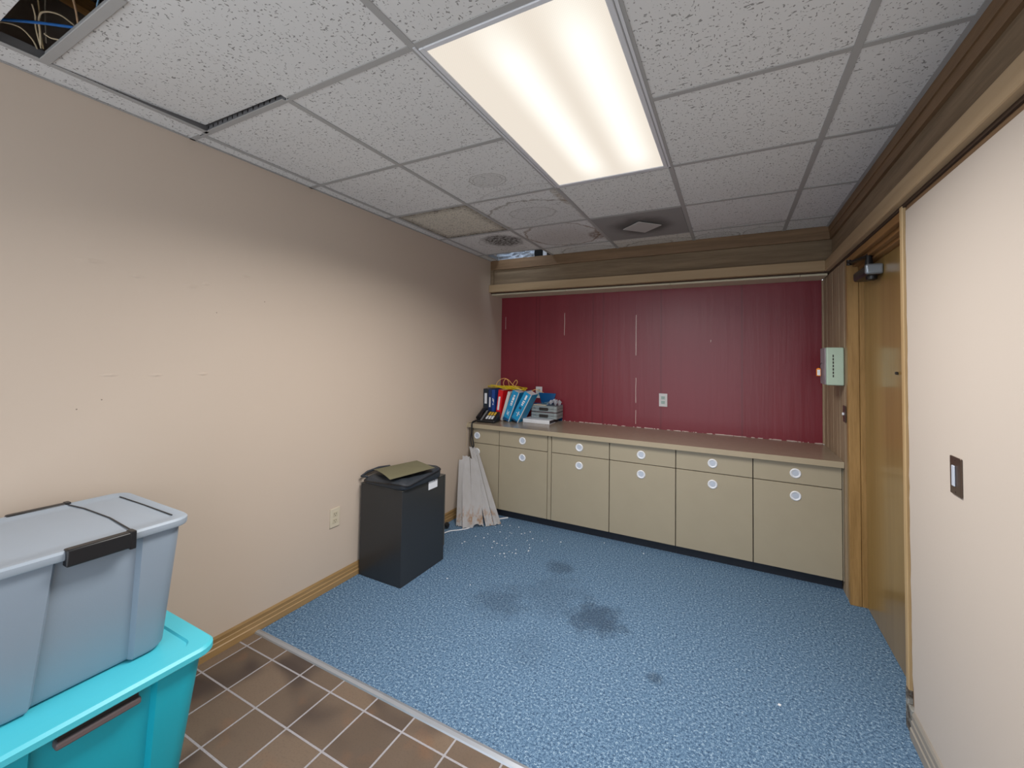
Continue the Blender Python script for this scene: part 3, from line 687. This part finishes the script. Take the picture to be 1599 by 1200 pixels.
# ------------------------------------------------------------ boards leaning in the corner
k = N('worn_white_board'); o_ = k.obj(); s = k.xyz()
low = k.rng(s[2], .04, .20, 1, 0)
ru = k.math('MULTIPLY', low, k.rng(k.noise(k.scale(o_, (1, 1, .35)), 16, 4, .7), .52, .68, 0, .85))
cc = k.mix(k.noise(k.scale(o_, (1, 1, .2)), 22, 3), srgb((206, 204, 204)), srgb((226, 226, 230)))
cc = k.mix(ru, cc, srgb((190, 140, 84))); k.bump(k.noise(k.scale(o_, (1, 1, .15)), 40, 3), .2, .003)
BW = k.fin(cc, .6)
def board(bl, br, tr, tl, th, label, jag=.012, seed=1, groove=False):
    """board given by its 4 front corners: bottom left/right on the carpet, top right/left leaning"""
    rnd = random.Random(seed); bl, br, tr, tl = map(Vector, (bl, br, tr, tl)); n = 6; m_ = 10
    nr = (br-bl).cross(tl-bl).normalized()
    mb = MB(); F = []; V = []
    for i in range(n+1):
        a = i/n; b0 = bl.lerp(br, a); t0 = tl.lerp(tr, a); cold = []
        for j in range(m_+1):
            b = j/m_; p = b0.lerp(t0, b)
            if j == m_: p = p-(tl-bl).normalized()*rnd.uniform(0, jag)
            if j == 0: p.z = max(p.z, .0025)+ (rnd.uniform(0, jag) if 0 < i < n else 0)
            if groove and i in (2, 4): p -= nr*.003
            cold.append(mb.bm.verts.new(p))
        V.append(cold)
    for i in range(n):
        for j in range(m_): F.append(mb.bm.faces.new((V[i][j], V[i+1][j], V[i+1][j+1], V[i][j+1])))
    bmesh.ops.solidify(mb.bm, geom=F, thickness=th)
    tag(mb.build('trim_board', BW), label, 'board', 'worn white boards leaning by the cabinets')
board((.125, -.705, 0), (.20, -.69, 0), (.055, -.50, .52), (.022, -.53, .51), .006, 'outermost left white board leaning on the beige wall, mostly covered by its neighbour', seed=2)
board((.20, -.72, 0), (.265, -.665, 0), (.085, -.455, .535), (.035, -.495, .54), .007, 'wide white board with rust-brown marks near its foot, left of the tallest board', seed=3)
board((.262, -.665, 0), (.330, -.60, 0), (.145, -.41, .50), (.088, -.452, .535), .006, 'white board with a split brown-stained foot, leaning between the wide board and the tallest one', seed=5, jag=.03)
board((.345, -.585, 0), (.395, -.535, 0), (.085, -.375, .60), (.042, -.40, .607), .008, 'tallest narrow grooved white board leaning against the corner cabinet', seed=7, groove=True)
board((.398, -.533, 0), (.432, -.478, 0), (.115, -.362, .57), (.088, -.374, .60), .006, 'thin white strip board with a brown foot, on the right side of the tallest board', seed=9)
mb = MB(); mb.box(.34, .43, -.375, -.358, .001, .009, bev=.002, rot=RZ(.9), piv=(.38, -.36, 0)); tag(mb.build('board_scrap', M['white']), 'small white scrap lying at the toe kick right of the leaning boards', 'scrap')
# debris flakes
mb = MB()
pts = [(.545, -.796), (.631, -.824), (.511, -.90), (.762, -.655), (.709, -.933), (.737, -.974), (.414, -.544), (.317, -.582), (.554, -1.413), (.725, -1.405), (2.35, -1.55), (.60, -.70), (.45, -.50), (.50, -.62), (1.0, -.55), (1.3, -.40), (1.6, -.43)]
for x, y in pts+[(random.uniform(.3, .9), random.uniform(-1.0, -.45)) for _ in range(30)]:
    r0 = random.uniform(.003, .007); a0 = random.random()*6
    mb.prism([(x+r0*math.cos(a0+a)*random.uniform(.6, 1.2), y+r0*math.sin(a0+a)) for a in (0, 1.3, 2.6, 4, 5.1)], 2, .0005, .003)
tag(mb.build('plaster_crumbs', M['white']), 'white crumbs of plaster scattered on the carpet near the leaning boards', 'debris', kind='stuff')

# ------------------------------------------------------------ storage totes
def tring(x0, x1, y0, y1, r, z, nx=None, n=6):
    """rounded rectangle with a recess (depth nx[0], between y nx[1] and nx[2]) on the +x side"""
    pts = []
    if nx:
        dpt, ya, yb = nx
        pts += [Vector((x1, ya-.005, z)), Vector((x1-dpt, ya+.005, z)), Vector((x1-dpt, yb-.004, z)), Vector((x1, yb+.004, z))]
    for cx, cy, a0 in ((x1-r, y1-r, 0), (x0+r, y1-r, 90), (x0+r, y0+r, 180), (x1-r, y0+r, 270)):
        for i in range(n+1):
            a = math.radians(a0+90*i/n); pts.append(Vector((cx+r*math.cos(a), cy+r*math.sin(a), z)))
    return pts
# turquoise tote
TX0, TX1, TY0, TY1, TH = .030, .640, -3.52, -2.828, .462
t = thing('storage_tote', ((TX0+TX1)/2, (TY0+TY1)/2, 0), 'large turquoise plastic storage tote with lid standing on the tiled floor under the grey one', 'storage tote')
mb = MB(); rs = []
for z, o_ in ((.002, .075), (.02, .066), (.42, .028), (TH-.03, .026)):
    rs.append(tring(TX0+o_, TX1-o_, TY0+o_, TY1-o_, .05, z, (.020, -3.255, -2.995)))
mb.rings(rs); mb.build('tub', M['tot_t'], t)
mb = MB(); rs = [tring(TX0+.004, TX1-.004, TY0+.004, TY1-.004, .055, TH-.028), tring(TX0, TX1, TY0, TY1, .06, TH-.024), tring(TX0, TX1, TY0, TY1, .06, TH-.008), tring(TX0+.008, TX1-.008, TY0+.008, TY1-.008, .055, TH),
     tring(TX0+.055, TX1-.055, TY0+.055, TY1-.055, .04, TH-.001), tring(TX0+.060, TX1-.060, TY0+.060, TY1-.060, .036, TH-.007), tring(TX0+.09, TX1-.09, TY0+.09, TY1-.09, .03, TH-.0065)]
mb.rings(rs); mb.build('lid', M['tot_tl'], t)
mb = MB(); mb.box(TX1-.045, TX1-.014, -3.215, -3.035, TH-.072, TH-.052, bev=.006, seg=3); mb.build('handle', M['tot_h'], t)['label'] = 'brown-grey handle'
mb = MB(); mb.box(TX1-.040, TX1-.024, -3.21, -3.04, TH-.052, TH-.030); mb.build('handle_recess', M['slot'], t)
# grey tote
GX0, GX1, GY0, GY1, GZ0, GZ1 = .052, .556, -3.365, -2.882, TH+.0005, .880
t = thing('storage_tote', ((GX0+GX1)/2, (GY0+GY1)/2, GZ0), 'grey-blue plastic storage tote with black latches stacked on the turquoise tote', 'storage tote')
mb = MB(); rs = []
ya, yb = -3.235, -3.02
for z, o_ in ((GZ0, .050), (GZ0+.012, .043), (GZ1-.06, .020), (GZ1-.028, .019)):
    f = (z-GZ0)/(GZ1-GZ0)
    rs.append(tring(GX0+o_, GX1-o_, GY0+o_, GY1-o_, .045, z, (.018, ya+.03*f, yb+.002*f)))
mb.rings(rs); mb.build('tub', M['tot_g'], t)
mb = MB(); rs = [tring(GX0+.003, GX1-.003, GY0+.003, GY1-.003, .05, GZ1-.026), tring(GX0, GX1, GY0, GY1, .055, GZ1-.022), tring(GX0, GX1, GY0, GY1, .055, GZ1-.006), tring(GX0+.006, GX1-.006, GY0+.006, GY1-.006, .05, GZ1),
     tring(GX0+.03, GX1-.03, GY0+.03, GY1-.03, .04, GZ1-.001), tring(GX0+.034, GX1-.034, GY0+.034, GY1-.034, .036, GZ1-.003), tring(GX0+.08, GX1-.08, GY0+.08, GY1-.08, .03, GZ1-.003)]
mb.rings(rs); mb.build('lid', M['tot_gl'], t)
mb = MB()
mb.tube([(GX0+.01, -3.055, GZ1+.0005), (GX0+.12, -3.038, GZ1-.001), (GX0+.30, -3.032, GZ1-.001), (GX1-.01, -3.045, GZ1+.0005)], .0022, 6)
mb.tube([(GX0+.07, -2.925, GZ1-.0005), (GX0+.25, -2.920, GZ1-.0015), (GX1-.06, -2.921, GZ1-.0005)], .0022, 6)
mb.build('lid_groove', M['black'], t)['label'] = 'two thin black crease lines on the lid'
for xa, xb in ((GX1-.018, GX1+.012), (GX0-.008, GX0+.018)):
    mb = MB(); mb.box(xa, xb, -3.195, -3.045, GZ1-.044, GZ1+.004, bev=.005, seg=3)
    mb.box(xa-.001 if xa > .3 else xa, xb+.001, -3.058, -3.042, GZ1-.048, GZ1+.006, bev=.003, seg=2); mb.build('latch', M['black'], t)['label'] = 'black latch'

# ------------------------------------------------------------ clutter on the worktop
ZT = .8105
gB = 'binders and books standing in the left corner of the worktop'
def binder(x, w, h, dp, y, lean, mat, label, cat='binder', lab=None, extra=None):
    """x = right foot of the spine; leans to the right by 'lean' degrees about that foot"""
    rot = RY(math.radians(lean)); pv = (x, y, ZT)
    t = thing('binder' if cat == 'binder' else 'manual', (x-w/2, y+dp/2, ZT), label, cat, gB)
    mb = MB(); mb.box(x-w, x, y, y+.003, ZT, ZT+h, bev=.001); mb.box(x-w, x-w+.003, y+.003, y+dp, ZT, ZT+h); mb.box(x-.003, x, y+.003, y+dp, ZT, ZT+h)
    mb.build('cover', mat, t, rot=rot, piv=pv)
    mb = MB(); mb.box(x-w+.0035, x-.0035, y+.004, y+dp-.006, ZT+.004, ZT+h-.005); mb.build('pages', M['white'], t, rot=rot, piv=pv)
    if cat == 'manual':
        mb = MB(); mb.box(x-.004, x+.0004, y-.0015, y+.012, ZT+.002, ZT+h); mb.build('edge_strip', M['white'], t, rot=rot, piv=pv)
    if lab:
        for (u0, u1, v0, v1) in lab:
            mb = MB(); mb.box(x-w+w*u0, x-w+w*u1, y-.0008, y-.0001, ZT+h*v0, ZT+h*v1)
            mb.build('spine_label' if len(lab) == 1 else 'spine_print', M['white'], t, rot=rot, piv=pv)
    if extra:
        mm, L = extra
        for (u0, u1, v0, v1) in L:
            mb = MB(); mb.box(x-w+w*u0, x-w+w*u1, y-.0009, y-.0001, ZT+h*v0, ZT+h*v1)
            mb.build('spine_mark', mm, t, rot=rot, piv=pv)
    return t
Yb = -.105
binder(.060, .054, .30, .22, Yb, 0, plain('charcoal_cover', (34, 44, 56), .5), 'charcoal binder with a white spine label, tight against the left wall', lab=[(.25, .75, .52, .86)])
binder(.097, .034, .298, .22, Yb, 0, plain('navy_cover', (26, 48, 96), .45), 'slim navy binder with a white spine label, beside the charcoal one', lab=[(.25, .75, .42, .74)])
binder(.134, .034, .296, .22, Yb, 0, plain('blue_cover', (28, 70, 146), .45), 'slim mid-blue binder with small pale marks, left of the red one', lab=[(.3, .5, .62, .72), (.55, .72, .58, .68), (.35, .6, .50, .55)])
binder(.190, .050, .296, .20, Yb, 7, plain('red_cover', (214, 20, 30), .4), 'red binder with a white spine label, leaning right', lab=[(.2, .6, .34, .78)])
binder(.222, .030, .290, .19, Yb+.01, 16, plain('pale_grey_cover', (206, 206, 204), .5), 'pale grey binder leaning between the red binder and the turquoise manual')
tq = plain('turquoise_cover', (20, 142, 196), .4); nv = plain('navy_band', (20, 74, 120), .5)
bars = [(.36, .66, .52, .54), (.34, .66, .56, .60), (.34, .64, .62, .68), (.36, .66, .70, .80), (.40, .62, .82, .88)]
binder(.297, .070, .300, .155, Yb-.015, 21, tq, 'turquoise manual with white vertical lettering, left of its twin', 'manual', bars+[(.3, .34, .2, .36), (.6, .64, .16, .34), (.42, .52, .2, .3)], (nv, [(0.02, .98, .005, .09)]))
binder(.392, .078, .300, .155, Yb-.015, 28, tq, 'turquoise manual with a dark round mark, leaning rightmost next to the grey cases', 'manual', [(.38, .60, .56, .60), (.36, .62, .62, .66), (.36, .66, .68, .72), (.40, .62, .76, .92), (.25, .8, .26, .275), (.5, .6, .18, .34)], (nv, [(.3, .62, .42, .50), (0.02, .98, .005, .05)]))
# telephone
pz = ZT
t = thing('desk_phone', (.10, -.22, pz), 'black desk telephone with handset, yellow and white keys, at the left end of the worktop', 'telephone')
rp = RZ(.12); pv = (.10, -.20, pz)
mb = MB(); mb.hexa([Vector(q) for q in ((.035, -.290, pz), (.222, -.290, pz), (.222, -.135, pz), (.035, -.135, pz), (.035, -.290, pz+.022), (.222, -.290, pz+.022), (.222, -.14, pz+.095), (.035, -.14, pz+.095))], bev=.012, seg=3)
mb.build('base', M['black'], t, rot=rp, piv=pv)
def onpad(x, y, dz=.002): return pz+.022+(y+.290)/.150*.073+dz
mb = MB(); mb.tube([(.058, -.298, onpad(0, -.285)+.016), (.058, -.265, onpad(0, -.26)+.024), (.058, -.215, onpad(0, -.21)+.028), (.058, -.17, onpad(0, -.17)+.024), (.058, -.14, onpad(0, -.14)+.014)], [.021, .019, .014, .019, .021], 12)
mb.build('handset', M['black'], t, rot=rp, piv=pv)
for yy, mm, nm in ((-.175, plain('yellow_key', (220, 180, 60), .4), 'speed_key'), (-.232, M['white'], 'key')):
    for a in range(3):
        for b in range(3):
            x0 = .120+a*.028; y0 = yy-b*.016; z0 = onpad(x0, y0)
            mb = MB(); mb.hexa([Vector(q) for q in ((x0, y0, z0-.004), (x0+.019, y0, z0-.004), (x0+.019, y0+.010, z0), (x0, y0+.010, z0), (x0, y0, z0+.003), (x0+.019, y0, z0+.003), (x0+.019, y0+.010, z0+.0075), (x0, y0+.010, z0+.0075))])
            mb.build(nm, mm, t, rot=rp, piv=pv)
for xx in (.080, .090):
    mb = MB(); mb.tube([(xx, -.287, onpad(0, -.287)-.002), (xx, -.21, onpad(0, -.21)), (xx, -.142, onpad(0, -.142))], .0022, 6); mb.build('grey_trim', plain('grey_trim', (170, 172, 176), .4), t, rot=rp, piv=pv)
# black cord hanging over the worktop edge
cable([(.06, -.318, pz+.014), (.055, -.34, pz+.010), (.056, -.375, pz+.006), (.058, -.392, pz-.02), (.060, -.392, .74), (.052, -.393, .68), (.060, -.394, .63), (.078, -.394, .60), (.088, -.394, .615), (.082, -.394, .65), (.068, -.394, .70), (.066, -.396, .77), (.064, -.394, pz+.004), (.062, -.378, pz+.016), (.07, -.335, pz+.024)],
      .0055, M['black'], 'phone_cord', 'black cord looping down over the worktop edge in the left corner', 'cord')
cable([(.02, -.30, pz+.005), (.010, -.36, pz+.004), (.008, -.392, .80), (.010, -.395, .72), (.014, -.397, .66), (.009, -.40, .60)], .0022, ivc, 'cord', 'thin ivory cord running down the left wall beside the corner cabinet', 'cord')
# yellow cable heap on the binders
yc = plain('yellow_cable', (226, 200, 30), .4); oc = plain('peach_yellow_cable', (236, 186, 110), .45)
pts = []
zt = ZT+.306
for i in range(46):
    a = i*.95; pts.append((.20+.13*math.cos(a)+.10*math.sin(i*.31), .0+.055*math.sin(a)+.02*math.cos(i*.7), zt+.006+.018*(math.sin(i*1.7)*.5+.5)-.10*max(0, .20+.13*math.cos(a)-.20)))
cable(pts, .0032, yc, 'network_cable', 'heap of yellow cable lying across the tops of the binders', 'cable', n=6, sub_=5)
for q, (P2, lab) in enumerate([
    ([(.12, -.06, zt+.01), (.13, -.05, zt+.06), (.17, -.04, zt+.093), (.21, -.04, zt+.10), (.25, -.04, zt+.085), (.30, -.04, zt+.04), (.37, -.04, zt+.008), (.44, .02, zt-.02), (.50, .06, zt+.0), (.56, .10, zt-.03)], 'tall peach-coloured cable loop rising left above the binders'),
    ([(.20, -.02, zt+.01), (.175, -.01, zt+.05), (.19, .0, zt+.09), (.22, .0, zt+.08), (.235, .0, zt+.03), (.24, 0, zt+.01)], 'small peach cable loop in the middle above the binders'),
    ([(.26, .01, zt+.01), (.27, .02, zt+.05), (.30, .02, zt+.085), (.315, .02, zt+.065), (.295, .02, zt+.03), (.28, .03, zt+.005)], 'small peach cable loop at the right above the binders')]):
    cable(P2, .0026, oc, 'cable', lab, 'cable', 'peach cable loops above the binders', n=6)
# white binder lying flat, two grey cases, papers
t = thing('binder', (.545, .08, ZT), 'white binder lying flat under the grey cases, spine to the front', 'binder')
mb = MB(); mb.box(.412, .685, -.045, -.041, ZT, ZT+.034, bev=.001); mb.box(.412, .685, -.041, .20, ZT, ZT+.003); mb.box(.412, .685, -.041, .20, ZT+.031, ZT+.034); mb.build('cover', M['white'], t)
mb = MB(); mb.box(.416, .680, -.040, .195, ZT+.003, ZT+.031); mb.build('pages', plain('dark_page_block', (52, 56, 64), .6), t)
cs = plain('grey_case_plastic', (140, 150, 154), .4)
def case(z0, label, dxx):
    t = thing('tool_case', (.56+dxx, .14, z0), label, 'case', 'grey plastic cases stacked on the white binder')
    x0, x1, y0, y1 = .445+dxx, .715+dxx, .055, .238
    for nm, a, b in (('bottom_shell', z0, z0+.026), ('top_shell', z0+.029, z0+.055)):
        mb = MB(); mb.rings([tring(x0, x1, y0, y1, .02, z) for z in (a, b)]); mb.box(x0+.03, x0+.06, y0-.006, y0+.002, a+.004, b-.002, bev=.002); mb.box(x1-.06, x1-.03, y0-.006, y0+.002, a+.004, b-.002, bev=.002)
        for xx in (x0+.08, x0+.19): mb.box(xx, xx+.006, y0-.004, y0+.002, a+.002, b-.002)
        mb.build(nm, cs, t)
    mb = MB(); mb.box(x0+.004, x1-.004, y0+.004, y1-.004, z0+.026, z0+.029); mb.build('seam', M['slot'], t)
    mb = MB(); mb.box(x0+.095, x0+.185, y0-.012, y0-.006, z0+.012, z0+.040, bev=.003, seg=2); mb.box(x0+.095, x0+.105, y0-.008, y0+.004, z0+.018, z0+.034); mb.box(x0+.175, x0+.185, y0-.008, y0+.004, z0+.018, z0+.034); mb.build('handle', M['slot'], t)
case(ZT+.035, 'lower grey plastic tool case on the flat white binder', 0)
B(.49, .70, .07, .22, ZT+.0905, ZT+.099, m=plain('dark_red_booklet', (96, 28, 40), .5), name='booklet')
tag(bpy.data.objects['booklet'], 'dark red booklet squeezed between the two grey cases', 'booklet')
case(ZT+.0995, 'upper grey plastic tool case, topmost of the two, papers on it', .0)
def crumple(c, sx, sy, h, seed, mat, name, label, cat):
    rnd = random.Random(seed); mb = MB(); V = []
    for i in range(7): V.append([mb.bm.verts.new(Vector((c[0]+sx*(i/6-.5)+rnd.uniform(-.004, .004), c[1]+sy*(j/5-.5)+rnd.uniform(-.004, .004), c[2]+.003+h*rnd.random()*(1 if 0 < i < 6 else .6)))) for j in range(6)])
    F = [mb.bm.faces.new((V[i][j], V[i+1][j], V[i+1][j+1], V[i][j+1])) for i in range(6) for j in range(5)]
    bmesh.ops.solidify(mb.bm, geom=F, thickness=.001); tag(mb.build(name, mat), label, cat)
zc = ZT+.1555
crumple((.655, .15, zc), .11, .12, .055, 3, M['white'], 'crumpled_paper', 'crumpled white paper on the right of the upper grey case', 'paper')
crumple((.57, .13, zc), .07, .09, .03, 5, plain('pale_blue_bag', (120, 170, 200), .3), 'plastic_bag', 'pale blue crumpled plastic on the middle of the upper grey case', 'plastic bag')
B(.47, .60, .065, .10, zc, zc+.008, m=M['ivory'], name='card_strip', bev=.001); tag(bpy.data.objects['card_strip'], 'cream card strip lying on the front edge of the upper grey case', 'card')
t = thing('basket', (.52, .2, ZT), 'blue plastic basket with flared rim standing behind the grey cases against the red wall', 'basket')
bp = plain('blue_translucent_plastic', (22, 84, 140), .25)
mb = MB(); mb.rings([tring(x0, x1, .243-(.0), .2465, .0015, z) for z, x0, x1 in ((ZT, .36, .44), (ZT+.01, .36, .44))])
mb = MB()
def bk(o_, z, i=0): return tring(.365-o_, .50+o_*1.6, .085-o_*.3, .235, .02, z)
mb = MB(); mb.rings([tring(.43, .60, .2395, .2485, .003, ZT+.0), tring(.415, .615, .2395, .2485, .003, ZT+.27)])
mb = MB(); mb.rings([tring(.478-e, .60+e, .2400-.0, .2485, .003, z) for z, e in ((ZT+.157, 0), (ZT+.16, .002), (ZT+.25, .03), (ZT+.262, .032))])
mb.build('basket_back', bp, t)
mb = MB(); mb.box(.40, .70, .2395, .2488, ZT, ZT+.157); mb.build('basket_base', bp, t)
